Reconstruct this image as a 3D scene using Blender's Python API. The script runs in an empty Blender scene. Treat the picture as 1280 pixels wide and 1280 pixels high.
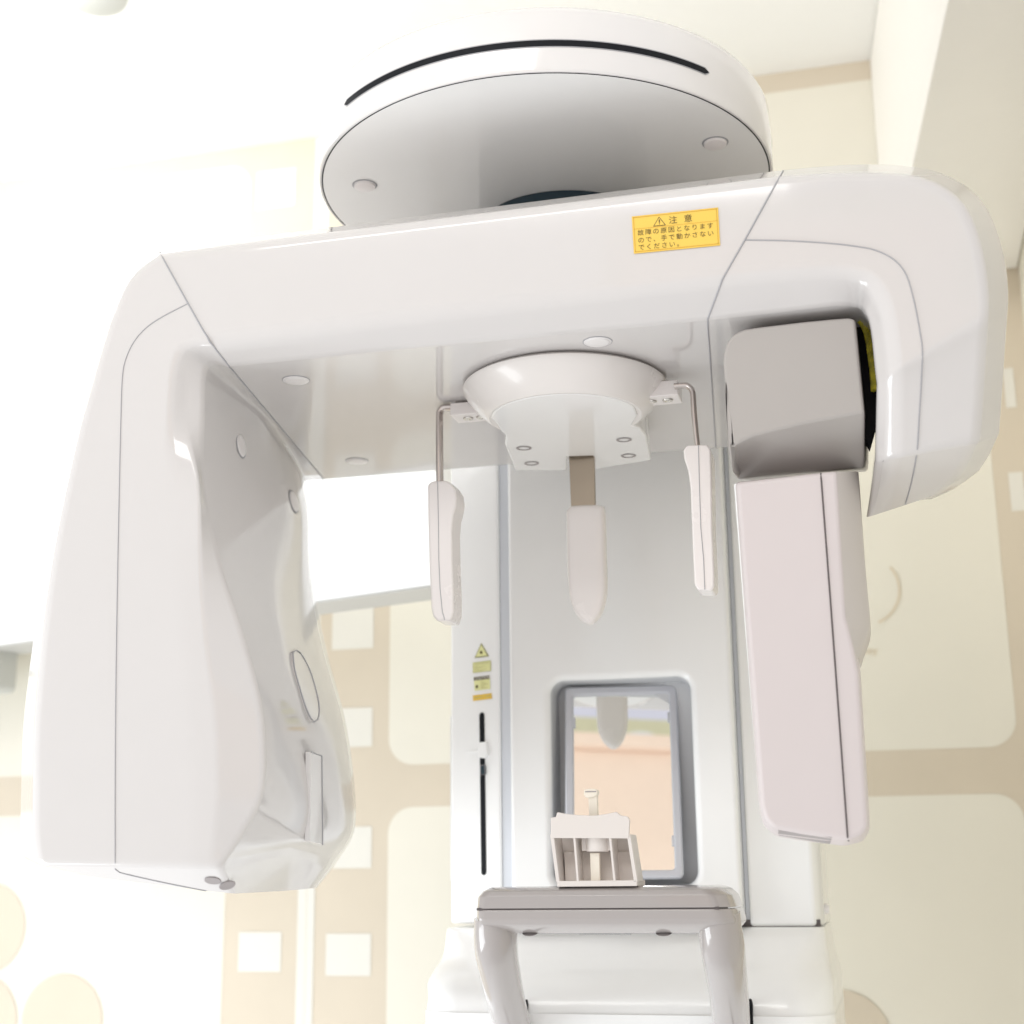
import bpy, bmesh, math, random
from mathutils.bvhtree import BVHTree
from mathutils import Vector, Matrix

# ------------------------------------------------------------------ basics
scn = bpy.context.scene
COL = scn.collection
V = Vector

# ---- camera solved from the photograph; machine front faces -Y, rotation axis at X=Y=0
FPX, PITCH, ROLL, YAW = 1818.63, .2435266, -.0112068, .247
Hd = .7375
Rz = Matrix.Rotation(-YAW, 3, 'Z')
_F = V((0, math.cos(PITCH), math.sin(PITCH)))
_R0 = V((1, 0, 0)); _U0 = V((0, -math.sin(PITCH), math.cos(PITCH)))
_R = math.cos(ROLL) * _R0 + math.sin(ROLL) * _U0
_U = -math.sin(ROLL) * _R0 + math.cos(ROLL) * _U0
Rz = Matrix(((math.cos(YAW), -math.sin(YAW), 0), (math.sin(YAW), math.cos(YAW), 0), (0, 0, 1)))
CF, CR, CU = Rz @ _F, Rz @ _R, Rz @ _U
CAM = -(Rz @ V((.0554743 * Hd, 2.0131835 * Hd, 0))) + V((0, 0, 1.2))

def ray(x, y): return CF + (x - 640) / FPX * CR + (640 - y) / FPX * CU
def py_(x, y, Y):                      # point measured on the upright plane at depth Y
    d = ray(x, y); return CAM + d * ((Y - CAM.y) / d.y)
def pz_(x, y, z):                      # point measured on the level plane at height z
    d = ray(x, y); return CAM + d * ((z - CAM.z) / d.z)
def pp_(x, y, p0, n):                  # point measured on any plane
    d = ray(x, y); return CAM + d * ((p0 - CAM).dot(n) / d.dot(n))

# ------------------------------------------------------------------ materials
def mat(name, col, rough=.4, metal=0., coat=0., spec=.5, var=.0, scale=30., bump=0., bscale=600., emit=None, estr=0):
    m = bpy.data.materials.new(name); m.use_nodes = True
    nt = m.node_tree; b = nt.nodes['Principled BSDF']
    b.inputs['Roughness'].default_value = rough; b.inputs['Metallic'].default_value = metal
    b.inputs['Coat Weight'].default_value = coat; b.inputs['Coat Roughness'].default_value = .04
    b.inputs['Specular IOR Level'].default_value = spec
    tc = nt.nodes.new('ShaderNodeTexCoord')
    nz = nt.nodes.new('ShaderNodeTexNoise'); nz.inputs['Scale'].default_value = scale; nz.inputs['Detail'].default_value = 4
    nt.links.new(tc.outputs['Object'], nz.inputs['Vector'])
    rp = nt.nodes.new('ShaderNodeValToRGB')
    k = max(var, .004)
    rp.color_ramp.elements[0].position = .3; rp.color_ramp.elements[1].position = .7
    rp.color_ramp.elements[0].color = (*[c * (1 - k) for c in col], 1)
    rp.color_ramp.elements[1].color = (*[min(1, c * (1 + k)) for c in col], 1)
    nt.links.new(nz.outputs['Fac'], rp.inputs['Fac']); nt.links.new(rp.outputs['Color'], b.inputs['Base Color'])
    if coat or rough < .35 and rough > .02:
        n3 = nt.nodes.new('ShaderNodeTexNoise'); n3.inputs['Scale'].default_value = 14; n3.inputs['Detail'].default_value = 5; n3.inputs['Roughness'].default_value = .65
        m3 = nt.nodes.new('ShaderNodeMapRange'); m3.inputs['From Min'].default_value = .3; m3.inputs['From Max'].default_value = .7
        m3.inputs['To Min'].default_value = rough * .9; m3.inputs['To Max'].default_value = rough * 1.15
        nt.links.new(tc.outputs['Object'], n3.inputs['Vector']); nt.links.new(n3.outputs['Fac'], m3.inputs['Value']); nt.links.new(m3.outputs['Result'], b.inputs['Roughness'])
    if bump:
        n2 = nt.nodes.new('ShaderNodeTexNoise'); n2.inputs['Scale'].default_value = bscale; n2.inputs['Detail'].default_value = 2
        bp = nt.nodes.new('ShaderNodeBump'); bp.inputs['Strength'].default_value = bump; bp.inputs['Distance'].default_value = .001
        nt.links.new(tc.outputs['Object'], n2.inputs['Vector']); nt.links.new(n2.outputs['Fac'], bp.inputs['Height'])
        nt.links.new(bp.outputs['Normal'], b.inputs['Normal'])
    if emit:
        b.inputs['Emission Color'].default_value = (*emit, 1); b.inputs['Emission Strength'].default_value = estr
    return m

M = {}
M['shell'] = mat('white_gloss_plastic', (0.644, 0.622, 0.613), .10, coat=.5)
M['column'] = mat('column_white_plastic', (.92, .925, .925), .22, coat=.25)
M['disc'] = mat('carriage_white', (0.759, 0.742, 0.734), .12, coat=.4)
M['panel'] = mat('carriage_underside', (.87, .865, .855), .12, coat=.6)
M['cap'] = mat('cap_plastic', (.80, .775, .77), .3)
M['cap2'] = mat('disc_cap_plastic', (.84, .80, .79), .3)
M['long_strip'] = mat('cabinet_underside_shade', (.50, .495, .47), .5)  # shade under the white cabinet, put into a grey colour
M['dark'] = mat('dark_gap', (.010, .011, .014), .6, spec=.15)
M['teal'] = mat('bearing_dark', (.01, .03, .045), .3)
M['seam'] = mat('seam_grey', (.38, .38, .40), .5)
M['seamdk'] = mat('seam_dark', (.10, .085, .085), .5)
M['grey'] = mat('sensor_mount_grey', (0.414, 0.389, 0.370), .42, bump=.06, bscale=900)
M['cass'] = mat('sensor_case_pink_white', (0.627, 0.569, 0.564), .5, bump=.05, bscale=900)
M['cassshade'] = mat('sensor_case_shade', (0.575, 0.535, 0.506), .45)  # same plastic as the case, darkened for the shade on its side
M['vent'] = mat('vent_grey', (.34, .31, .31), .6)
M['rest'] = mat('rest_plastic', (0.816, 0.776, 0.761), .25, coat=.3)
M['bowl'] = mat('head_support_plastic', (0.782, 0.747, 0.722), .25, coat=.2)
M['body'] = mat('head_support_body', (0.851, 0.845, 0.839), .12, coat=.4)
M['steel'] = mat('brushed_steel', (.42, .355, .285), .32, metal=1., var=.1, scale=8)
M['rod'] = mat('rod_steel', (.60, .55, .525), .22, metal=1.)
M['screw'] = mat('screw_metal', (.7, .68, .64), .25, metal=1.)
M['taupe'] = mat('handle_taupe', (.385, .355, .345), .15, coat=.6)
M['chin'] = mat('chin_rest_grey', (0.724, 0.678, 0.644), .45)
M['cream'] = mat('bite_stick_cream', (0.851, 0.793, 0.690), .45)
M['frame'] = mat('mirror_frame_grey', (0.575, 0.586, 0.632), .35)
M['mirror'] = mat('mirror_glass', (.93, .95, .94), .0, metal=1.)
M['niche'] = mat('niche_shade_grey', (0.598, 0.609, 0.627), .35)  # shade inside the niche, put into the colour
M['groove'] = mat('groove_grey', (.70, .73, .78), .4)
M['yellow'] = mat('label_yellow', (.83, .55, .075), .45)
M['yedge'] = mat('label_edge', (.62, .34, .02), .45)
M['ink'] = mat('label_ink', (.10, .075, .02), .6)
M['paley'] = mat('label_pale_yellow', (.80, .80, .40), .5)
M['palegrey'] = mat('label_faint_print', (.52, .50, .22), .5)
M['white'] = mat('white_ink', (.85, .85, .82), .5)
M['cable'] = mat('cable_yellow', (.50, .45, .03), .5, var=.5, scale=120)
M['wall'] = mat('wallpaper_beige', (.66, .585, .475), .75, var=.03, scale=6, bump=.1, bscale=300)
M['wallp'] = mat('wallpaper_cream', (.79, .76, .67), .75, var=.015, scale=6, bump=.1, bscale=300)
M['wallw'] = mat('wallpaper_white', (.77, .75, .69), .75)
M['walls'] = mat('wallpaper_faint_print', (.70, .61, .47), .75)
M['ceil'] = mat('ceiling_white', (.90, .90, .885), .8, bump=.1, bscale=200)
M['soff'] = mat('soffit_cream', (.92, .905, .87), .8, bump=.1, bscale=200)
M['cab'] = mat('cabinet_white', (.84, .84, .83), .35)
M['ac'] = mat('box_grey_white', (.52, .53, .50), .45)
M['peach'] = mat('peach_laminate', (.90, .72, .60), .5, var=.01)
M['olive'] = mat('olive_paint', (.70, .68, .48), .7, var=.03)
M['lav'] = mat('lavender_paint', (.74, .75, .88), .7)
M['paper'] = mat('white_paper', (.85, .85, .85), .7)

# ------------------------------------------------------------------ mesh helpers
def obj(name, bm, m, parent=None, smooth=True, bevel=0., segs=3, weight=False, angle=30, wn=True, recalc=True):
    me = bpy.data.meshes.new(name)
    if recalc: bmesh.ops.recalc_face_normals(bm, faces=bm.faces[:])
    for f in bm.faces: f.smooth = smooth
    bm.to_mesh(me); bm.free()
    for x in (m if isinstance(m, (list, tuple)) else [m]): me.materials.append(x)
    o = bpy.data.objects.new(name, me); COL.objects.link(o)
    if parent is not None:
        o.parent = parent; o.matrix_parent_inverse = parent.matrix_world.inverted() if not parent.parent and parent.type == 'EMPTY' else Matrix()
        if parent.type == 'EMPTY': o.matrix_parent_inverse = Matrix.Translation(-parent.location)
    if bevel:
        b = o.modifiers.new('bevel', 'BEVEL'); b.width = bevel; b.segments = segs
        b.limit_method = 'WEIGHT' if weight else 'ANGLE'; b.angle_limit = math.radians(angle)
        b.use_clamp_overlap = not weight
    if smooth:
        if wn:
            w = o.modifiers.new('wn', 'WEIGHTED_NORMAL'); w.keep_sharp = True
        if not bevel:
            me.set_sharp_from_angle(angle=math.radians(angle))
    return o

def label(o, text, cat=None, group=None, kind=None):
    if text: o['label'] = text
    if cat: o['category'] = cat
    if group: o['group'] = group
    if kind: o['kind'] = kind
    return o

def catmull(pts, sub):
    if sub <= 1 or len(pts) < 3: return [V(p) for p in pts]
    out = []
    n = len(pts)
    for i in range(n - 1):
        p0 = pts[max(i - 1, 0)]; p1 = pts[i]; p2 = pts[i + 1]; p3 = pts[min(i + 2, n - 1)]
        for k in range(sub):
            t = k / sub
            out.append(.5 * ((2 * p1) + (p2 - p0) * t + (2 * p0 - 5 * p1 + 4 * p2 - p3) * t * t + (3 * p1 - p0 - 3 * p2 + p3) * t ** 3))
    out.append(V(pts[-1]))
    return out

def loft_bm(rings, sub=1, weights=None, cap=True, capw=0., pre=None, footw=0.):
    n = len(rings[0])
    rails = [([V(q[i]) for q in pre] if pre else []) + catmull([r[i] for r in rings], sub) for i in range(n)]
    bm = bmesh.new()
    lay = bm.edges.layers.float.new('bevel_weight_edge')
    vs = [[bm.verts.new(p) for p in long_strip] for long_strip in rails]
    L = len(vs[0])
    for i in range(n):
        j = (i + 1) % n
        for k in range(L - 1):
            try: bm.faces.new((vs[i][k], vs[j][k], vs[j][k + 1], vs[i][k + 1]))
            except ValueError: pass
    if footw:
        for i in range(n):
            e = bm.edges.get((vs[i][1], vs[(i + 1) % n][1]))
            if e: e[lay] = footw
    if cap:
        bm.faces.new([vs[i][0] for i in range(n)][::-1]); bm.faces.new([vs[i][-1] for i in range(n)])
    if weights:
        for i, w in weights.items():
            for k in range(L - 1):
                e = bm.edges.get((vs[i][k], vs[i][k + 1]))
                if e: e[lay] = w
    if cap:
        for i in range(n):
            for k in (0, L - 1):
                e = bm.edges.get((vs[i][k], vs[(i + 1) % n][k]))
                if e and not (capw and k == 0): e.smooth = False
    if capw:
        for i in range(n):
            for k in (0,):
                e = bm.edges.get((vs[i][k], vs[(i + 1) % n][k]))
                if e: e[lay] = capw
    return bm

def prism_bm(outline, dv, bm=None):
    bm = bm or bmesh.new()
    a = [bm.verts.new(p) for p in outline]; b = [bm.verts.new(V(p) + V(dv)) for p in outline]
    n = len(a)
    bm.faces.new(a); bm.faces.new(b[::-1])
    for i in range(n): bm.faces.new((a[i], b[i], b[(i + 1) % n], a[(i + 1) % n]))
    return bm

def tube_bm(pts, r, segs=8, bm=None, rx=None, up=V((0, 1, 0)), cap=True):
    """round or oval tube along a polyline; r may be one number or one per point"""
    bm = bm or bmesh.new(); rings = []
    n = len(pts)
    for i, p in enumerate(pts):
        t = (V(pts[min(i + 1, n - 1)]) - V(pts[max(i - 1, 0)])).normalized()
        a = t.cross(up)
        if a.length < 1e-4: a = t.cross(V((1, 0, 0)))
        a.normalize(); b = a.cross(t).normalized()
        ra = r[i] if isinstance(r, (list, tuple)) else r
        rb = (rx[i] if isinstance(rx, (list, tuple)) else rx) if rx is not None else ra
        rings.append([bm.verts.new(V(p) + a * ra * math.cos(2 * math.pi * k / segs) + b * rb * math.sin(2 * math.pi * k / segs)) for k in range(segs)])
    for i in range(n - 1):
        for k in range(segs):
            bm.faces.new((rings[i][k], rings[i][(k + 1) % segs], rings[i + 1][(k + 1) % segs], rings[i + 1][k]))
    if cap: bm.faces.new(rings[0][::-1]); bm.faces.new(rings[-1])
    return bm

def box_bm(x0, x1, y0, y1, z0, z1, bm=None):
    return prism_bm([V((x0, y0, z0)), V((x1, y0, z0)), V((x1, y0, z1)), V((x0, y0, z1))], (0, y1 - y0, 0), bm)

def lathe_bm(profile, c, axis='Z', segs=96, bm=None, normal=None):
    """profile = (radius, height) pairs round an axis through c"""
    bm = bm or bmesh.new()
    n = V(normal).normalized() if normal is not None else V((0, 0, 1))
    a = n.orthogonal().normalized(); b = n.cross(a)
    rings = []
    for r, h in profile:
        if r < 1e-6: rings.append([bm.verts.new(V(c) + n * h)])
        else: rings.append([bm.verts.new(V(c) + n * h + a * r * math.cos(2 * math.pi * k / segs) + b * r * math.sin(2 * math.pi * k / segs)) for k in range(segs)])
    for i in range(len(rings) - 1):
        p, q = rings[i], rings[i + 1]
        for k in range(segs):
            k2 = (k + 1) % segs
            if len(p) == 1 and len(q) == 1: continue
            if len(p) == 1: bm.faces.new((p[0], q[k2], q[k]))
            elif len(q) == 1: bm.faces.new((p[k], p[k2], q[0]))
            else: bm.faces.new((p[k], p[k2], q[k2], q[k]))
    return bm

def rrect(x0, x1, z0, z1, r, n=8):
    """rounded rectangle loop in a 2-D plane, counter-clockwise"""
    out = []
    for cx, cz, a0 in ((x1 - r, z1 - r, 0), (x0 + r, z1 - r, 90), (x0 + r, z0 + r, 180), (x1 - r, z0 + r, 270)):
        for k in range(n + 1):
            a = math.radians(a0 + 90 * k / n); out.append((cx + r * math.cos(a), cz + r * math.sin(a)))
    return out

def line(name, pts, r, m, parent): return obj(name, tube_bm(pts, r, 6), m, parent, wn=False)

def text_faces(bm, s, origin, ex, ey, height, mi, nrm=None, squeeze=1.):
    """flat lettering laid on a plane; origin = lower left corner of the first letter"""
    c = bpy.data.curves.new('lettering', 'FONT'); c.body = s; c.size = 1
    o = bpy.data.objects.new('lettering', c); COL.objects.link(o)
    dg = bpy.context.evaluated_depsgraph_get(); dg.update()
    e = o.evaluated_get(dg); me = e.to_mesh()
    vs = [bm.verts.new(origin + ex * v.co.x * height * squeeze + ey * v.co.y * height) for v in me.vertices]
    for p in me.polygons:
        try:
            f = bm.faces.new([vs[i] for i in p.vertices]); f.material_index = mi
        except ValueError: pass
    w = max([v.co.x for v in me.vertices] + [0])
    e.to_mesh_clear(); bpy.data.objects.remove(o); bpy.data.curves.remove(c)
    return w * height * squeeze

# ------------------------------------------------------------------ THE MACHINE
mach = bpy.data.objects.new('panoramic_xray_machine', None); COL.objects.link(mach)
mach.location = (0, .4, 0); mach.empty_display_size = .1
label(mach, 'white panoramic dental x-ray machine with C-shaped rotating arm, round top carriage and mirrored column', 'x-ray machine')
bpy.context.view_layer.update()

YF = -.225; ZU = 1.69
def ring(*specs):
    out = []
    for s in specs:
        if isinstance(s, V): out.append(s)
        elif len(s) == 4: out.append(pz_(s[1], s[2], s[3]))
        else: out.append(py_(*s))
    return out

# seams shared by the three shells of the C-arm
def seam_left():
    A = py_(197, 311, -.17)
    return ring(A, (200, 317, YF), (262, 427, YF), ('z', 286, 457, ZU), ('z', 345, 527, ZU), ('z', 375, 564, ZU), ('z', 405, 600, ZU),
                V((-.345, .25, ZU + .01)), V((A.x + .02, .25, A.z)))
def seam_right():
    A = py_(980, 212, -.17)
    return ring(A, (977, 221, YF), (900, 349, YF), ('z', 884, 399, ZU), ('z', 887, 450, ZU), ('z', 891, 510, ZU), ('z', 895, 560, ZU),
                V((.153, .25, ZU + .01)), V((A.x - .02, .25, A.z)))
SL, SR = seam_left(), seam_right()
def ins(r, p=None): return r[:3] + [p if p is not None else r[2].lerp(r[3], .5)] + r[3:]
SL, SR = ins(SL), ins(SR)

# beam
W = {1: .65, 2: .8, 4: .3, 0: .3, 7: .4}
def lerp_ring(a, b, t): return [p.lerp(q, t) for p, q in zip(a, b)]
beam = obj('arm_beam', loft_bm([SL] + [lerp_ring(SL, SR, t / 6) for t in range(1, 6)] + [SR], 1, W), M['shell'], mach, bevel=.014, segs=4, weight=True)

# tube housing (left), stations run from its foot up to the seam
A1 = [(27, 1070), (25, 1040), (26, 985), (29, 900), (43, 790), (59, 697), (80, 600), (103, 505), (150, 358)]
B = [(46, 1081), (42, 1040), (42, 985), (44, 900), (54, 790), (67, 697), (86, 600), (109, 505), (154, 363)]
C = [(240, 1084), (242, 1040), (241, 985), (238, 900), (230, 800), (219, 700), (213, 600), (212, 525), (222, 442)]
C2 = [(262, 1084), (268, 1040), (272, 985), (268, 890), (257, 800), (251, 705), (249, 605)]
D = [(276, 1083), (304, 1040), (329, 985), (327, 890), (305, 800), (275, 705), (254, 605), (254, 530)]
Mi = [(366, 1064), (351, 1040), (333, 988), (334, 893), (344, 815), (320, 715), (316, 635), (316, 565)]
E0 = [(413, 1083), (437, 1040), (437.5, 985), (426, 898), (400, 802), (386, 715), (382, 635), (370, 583)]
E_ = [(415, 1084), (438, 1040), (439, 985), (429, 900), (405, 800), (387, 715), (384, 640), (384, 612)]
DY = [-.222, -.213, -.208, -.206, -.204, -.203, -.202, -.2]
MY = [-.06, -.13, -.19, -.185, -.10, -.06, -.055, -.06]
rings = []
# foot: chamfered underside
foot = ring((58, 1087, -.13), (100, 1094, -.20), (240, 1111, -.182), (262, 1114, -.178), (292, 1117, -.172), (348, 1114, -.02), (393, 1110, .06), (396, 1108, .2))
foot += [V((foot[-1].x - .05, .25, foot[-1].z)), V((foot[0].x + .03, .25, foot[0].z))]
for i in range(8):
    r = ring((*A1[i], -.14), (*B[i], YF), (*C[i], YF), (*D[i], DY[i]), (*Mi[i], MY[i]), (*E0[i], .09), (*E_[i], .215))
    if i >= 2:
        k = (0, 0, .10, .18, .35, .45, .5, .5)[i]
        bul = V((.006, -.002, 0)) * (0, 0, 0, .3, .8, .8, .4, 0)[i]
        r[4] = r[3].lerp(r[5], k) + bul
    r = ins(r, py_(*C2[i], -.2235) if i < 7 else None)
    r += [V((r[7].x - .05, .25, r[7].z)), V((r[0].x + .03, .25, r[0].z))]
    rings.append(r)
r = ring((*A1[8], -.14), (*B[8], YF), (*C[8], YF), ('z', 258, 460, ZU), ('z', 322, 513, ZU), ('z', 360, 560, ZU), ('z', 383, 601, ZU))
r += [V((r[6].x - .03, .25, ZU + .01)), V((r[0].x + .03, .25, r[0].z))]
rings.append(ins(r)); rings.append(SL)
def round_in(r):
    c = catmull(r[4:8], 4); return r[:4] + [c[0]] + c[4:] + r[8:]
q0 = round_in(rings[0]); qa = [p.lerp(q, .17) for p, q in zip(q0, round_in(rings[1]))]; qf = round_in(foot)
qb = [p + (q - p).normalized() * min(.007, (q - p).length * .4) for p, q in zip(q0, qf)]
pre = [qf] + [[(b_ * (1 - t) ** 2 + c_ * 2 * t * (1 - t) + a_ * t * t) for a_, b_, c_ in zip(qa, qb, q0)] for t in (0, .25, .5, .75)]
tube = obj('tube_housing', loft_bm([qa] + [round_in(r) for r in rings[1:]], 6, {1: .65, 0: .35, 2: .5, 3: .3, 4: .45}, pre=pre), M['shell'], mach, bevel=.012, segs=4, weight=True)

# sensor housing (right)
def back(r5, yE, slope):
    """finish a ring behind its four front points"""
    A, b, c, d = r5
    out = list(r5)
    for k in (.35, .7, 1.):
        y = d.y + (yE - d.y) * k
        out.append(V((d.x + .002 * k, y, d.z + (y - d.y) * slope)))
    out.append(V((d.x + .01, yE + .02, out[-1].z + .01)))
    out.append(V((A.x - .02, yE + .02, A.z + .0)))
    return out
Rr = [SR]
def st(a, b, c, d, yb=YF, yc=YF, yd=-.2, ya=-.15, yE=.22, slope=0., dz=None):
    r4 = ring((*a, ya), (*b, yb), (*c, yc), ('z', *d, ZU) if dz else (*d, yd))
    Rr.append(ins(back(r4, yE, slope)))
st((1055, 205.5), (1050, 217), (985, 341), (985, 388), dz=1)
st((1112, 205.5), (1104, 217), (1035, 338), (1045, 381), dz=1)
st((1161, 211), (1150, 222), (1072, 344), (1072, 383), dz=1)
st((1193, 223), (1182, 236), (1090, 356), (1080, 389), yE=.2, slope=.1)
st((1222, 243), (1205, 258), (1102, 374), (1086, 401), yE=.18, slope=.2)
st((1242, 274), (1220, 290), (1109, 398), (1090, 425), yE=.15, slope=.3)
st((1256, 320), (1230, 332), (1114, 430), (1093, 455), yE=.12, slope=.32)
st((1261, 363), (1234, 372), (1116, 455), (1095, 473), yE=.1, slope=.34)
st((1260, 392), (1233, 401), (1117, 466), (1096, 481), yE=.08, slope=.35)
st((1258, 420), (1231, 428), (1117, 485), (1095.5, 497), yb=-.214, yc=-.216, yd=-.195, yE=.06, slope=.36)
st((1251, 526), (1224, 538), (1116, 565), (1094, 571), yb=-.182, yc=-.188, yd=-.168, ya=-.12, yE=.0, slope=.36)
st((1247, 547), (1219, 556), (1115, 575), (1093, 579), yb=-.173, yc=-.180, yd=-.162, ya=-.11, yE=-.02, slope=.36)
st((1226, 587), (1200, 592), (1108, 612), (1088, 615), yb=-.125, yc=-.132, yd=-.122, ya=-.085, yE=-.04, slope=.4)
st((1193, 611), (1175, 617), (1102, 641), (1083, 647), yb=-.082, yc=-.088, yd=-.083, ya=-.06, yE=-.045, slope=.45)
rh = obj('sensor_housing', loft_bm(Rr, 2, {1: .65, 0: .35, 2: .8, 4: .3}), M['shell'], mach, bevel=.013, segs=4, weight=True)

# thin joint lines between shells and covers
def fr(pts, Y=YF - .0002): return [py_(x, y, Y) for x, y in pts]
def curve_px(pts, Y, sub=5): return catmull([py_(x, y, Y) for x, y in pts], sub)
def ringline(S): return [S[1] + V((0, -.0003, 0)), S[2] + V((0, -.0003, 0))]
def seam_path(S, cut):
    p = [S[0] + V((0, .004, .002)), S[1], S[2], S[3]]
    q = [S[1].lerp(S[2], .07), S[1].lerp(S[2], .5), S[2].lerp(S[1], .08), S[2].lerp(S[3], .25), S[2].lerp(S[3], .9), S[3].lerp(S[4], .12), S[4], S[5], S[6].lerp(S[5], .06)]
    return q
def surf(o, pts, lift=.0003):
    """points and normals where sight lines meet the finished shell, lifted a hair off it"""
    dg = bpy.context.evaluated_depsgraph_get(); dg.update()
    os_ = o if isinstance(o, (list, tuple)) else [o]; out = []
    trees = [(BVHTree.FromObject(q, dg), q.matrix_world.copy()) for q in os_]
    for x, y in pts:
        d = ray(x, y); best = None
        for bv, mw in trees:
            mi = mw.inverted(); h = bv.ray_cast(mi @ CAM, mi.to_3x3() @ d)
            if h[0] is None: continue
            n = mw.to_3x3() @ h[1]; p = mw @ h[0]
            if n.dot(d) > 0: n = -n
            if best is None or (p - CAM).length < best[0]: best = ((p - CAM).length, p + n * lift, n)
        if best: out.append(best[1:])
    return out
def px_curve(pts, step=6):
    c = catmull([V((x, y, 0)) for x, y in pts], 8); out = [c[0]]
    for p in c[1:]:
        if (p - out[-1]).length >= step: out.append(p)
    out.append(c[-1]); return [(p.x, p.y) for p in out]
def poly_px(pts, step=6):
    out = []
    for a, b in zip(pts, pts[1:]):
        n_ = max(1, int(math.hypot(b[0] - a[0], b[1] - a[1]) / step))
        out += [(a[0] + (b[0] - a[0]) * k / n_, a[1] + (b[1] - a[1]) * k / n_) for k in range(n_)]
    return out + [pts[-1]]
def surf_line(name, o, pts, r, m, parent=None):
    p = [q[0] for q in surf(o, pts, .0003)]
    return line(name, p, r, m, parent or o)
def cap(parent, c, n, r, name='screw_cap', m=None, h=.0016):
    """domed plug in a shallow ring"""
    o = obj(name, lathe_bm([(r * 1.14, 0), (r * 1.12, .0004), (r, .0005), (r * .97, h * .8), (r * .8, h), (0, h * 1.15)], c, segs=40, normal=n), m or M['cap'], parent, angle=60)
    return o
surf_line('joint_line', [beam, tube], poly_px([(200, 316), (235, 379), (262, 427), (287, 458), (404, 598)], 7), .0008, M['seam'], tube)
surf_line('joint_line', [beam, rh], poly_px([(979, 214), (968, 233), (931, 300), (903, 349), (884.6, 399), (885, 412), (888, 450), (895, 559)], 7), .0008, M['seam'], rh)
surf_line('cover_line', tube, px_curve([(234, 380), (205, 395), (185, 408), (169, 425), (158, 447), (153, 472), (151, 530), (149, 620), (147, 720), (145, 850), (144, 980), (144, 1086)]), .00045, M['seam'])
surf_line('cover_line', tube, px_curve([(144, 1086), (152, 1091), (200, 1102), (250, 1112), (272, 1115.5)]), .00045, M['seam'])
surf_line('cover_line', rh, px_curve([(932, 300), (985, 301), (1035, 304), (1070, 308), (1095, 313), (1118, 325), (1133, 344), (1143, 378), (1150, 415), (1153, 437), (1152, 470), (1149, 520), (1146, 566), (1139, 604), (1131, 632)]), .0006, M['seam'])
for x, y in ((370, 475), (446, 576), (747, 427)):
    c = pz_(x, y, ZU)
    k = cap(beam, c + V((0, 0, -.0003)), (0, 0, -1), .0118)
    obj('cap_ring', lathe_bm([(.0142, 0), (.0140, -.0004), (.0120, -.0005)], c + V((0, 0, -.0001)), segs=40), M['seam'], k, angle=60)
for x, y in ((301, 557), (367, 627)):
    (c, n), = surf(tube, [(x, y)], .0002)
    k = cap(tube, c, n, .0120)
    obj('cap_ring', lathe_bm([(.0140, 0), (.0139, .0004), (.0121, .0005)], c, segs=40, normal=n), M['seam'], k, angle=60)
def surf_plate(name, pts, m, lift, bevel):
    cx_ = sum(p[0] for p in pts) / len(pts); cy_ = sum(p[1] for p in pts) / len(pts)
    h = surf(tube, pts, 0); c0 = surf(tube, [(cx_, cy_)], lift)[0][0]
    P_ = [q[0] for q in h]; n = V()
    for i in range(len(P_)): n += (P_[i] - c0).cross(P_[(i + 1) % len(P_)] - c0)
    n.normalize()
    if n.dot(ray(cx_, cy_)) > 0: n = -n
    Q = [pp_(x, y, c0, n) for x, y in pts]
    return obj(name, prism_bm(Q, -n * .006), m, tube, bevel=bevel), [q + n * .0002 for q in Q]
oval = [(366, 816), (371, 813), (378, 820), (388, 840), (396, 868), (399, 888), (396, 902), (390, 900), (382, 884), (374, 858), (368, 836)]
ov = px_curve(oval + [oval[0]], 5)[:-1]
k, pts = surf_plate('collimator_cover', ov, M['shell'], .0012, .0008)
line('cover_ring', pts + [pts[0]], .0008, M['seam'], k)
k, pts = surf_plate('beam_window', [(389, 940), (402, 945), (403, 1056), (388, 1052)], M['disc'], .0022, .0005)
line('window_edge', pts[:3], .0009, M['seam'], k)
# two screws under the foot
for x, y in ((266, 1100), (284, 1106)):
    (c, fn), = surf(tube, [(x, y)], .0002)
    obj('foot_screw', lathe_bm([(.0075, 0), (.0073, .0009), (.006, .001), (0, .0006)], c, segs=28, normal=fn), M['vent'], tube, angle=60)

# warning label on the beam
lab = bmesh.new()
LY = YF - .0007
tl, tr, br_, bl = [py_(*p, LY) for p in ((789.6, 270.6), (897.6, 259.2), (900.2, 306.7), (792.3, 317.2))]
def quad(bm, a, b, c, d, mi):
    f = bm.faces.new([bm.verts.new(p) for p in (a, b, c, d)]); f.material_index = mi; return f
def bil(u, v, lift=0.):
    return (tl.lerp(tr, u)).lerp(bl.lerp(br_, u), v) + V((0, -lift, 0))
def lq(bm, u0, u1, v0, v1, mi, lift): quad(bm, bil(u0, v0, lift), bil(u1, v0, lift), bil(u1, v1, lift), bil(u0, v1, lift), mi)
quad(lab, tl, bl, br_, tr, 0)
for a in ((.016, .984, .03, .048), (.016, .984, .945, .963), (.016, .024, .03, .963), (.976, .984, .03, .963), (.016, .984, .345, .355)): lq(lab, a[0], a[1], a[2], a[3], 1, .0002)
ex = (tr - tl).normalized(); ey = (tl - bl).normalized(); Lw = (tr - tl).length; Lh = (tl - bl).length
def tx(s, u, v, h, sq=1., mi=2): return text_faces(lab, s, bil(u, v, .0003), ex, ey, h * Lh, mi, squeeze=sq)
tx('注', .425, .29, .22); tx('意', .60, .29, .22)
def spaced(s, u0, v, du, h):
    for i, ch in enumerate(s): tx(ch, u0 + du * i, v, h)
spaced('故障の原因となります', .055, .52, .0895, .165)
spaced('ので、手で動かさない', .055, .72, .0895, .165)
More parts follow.
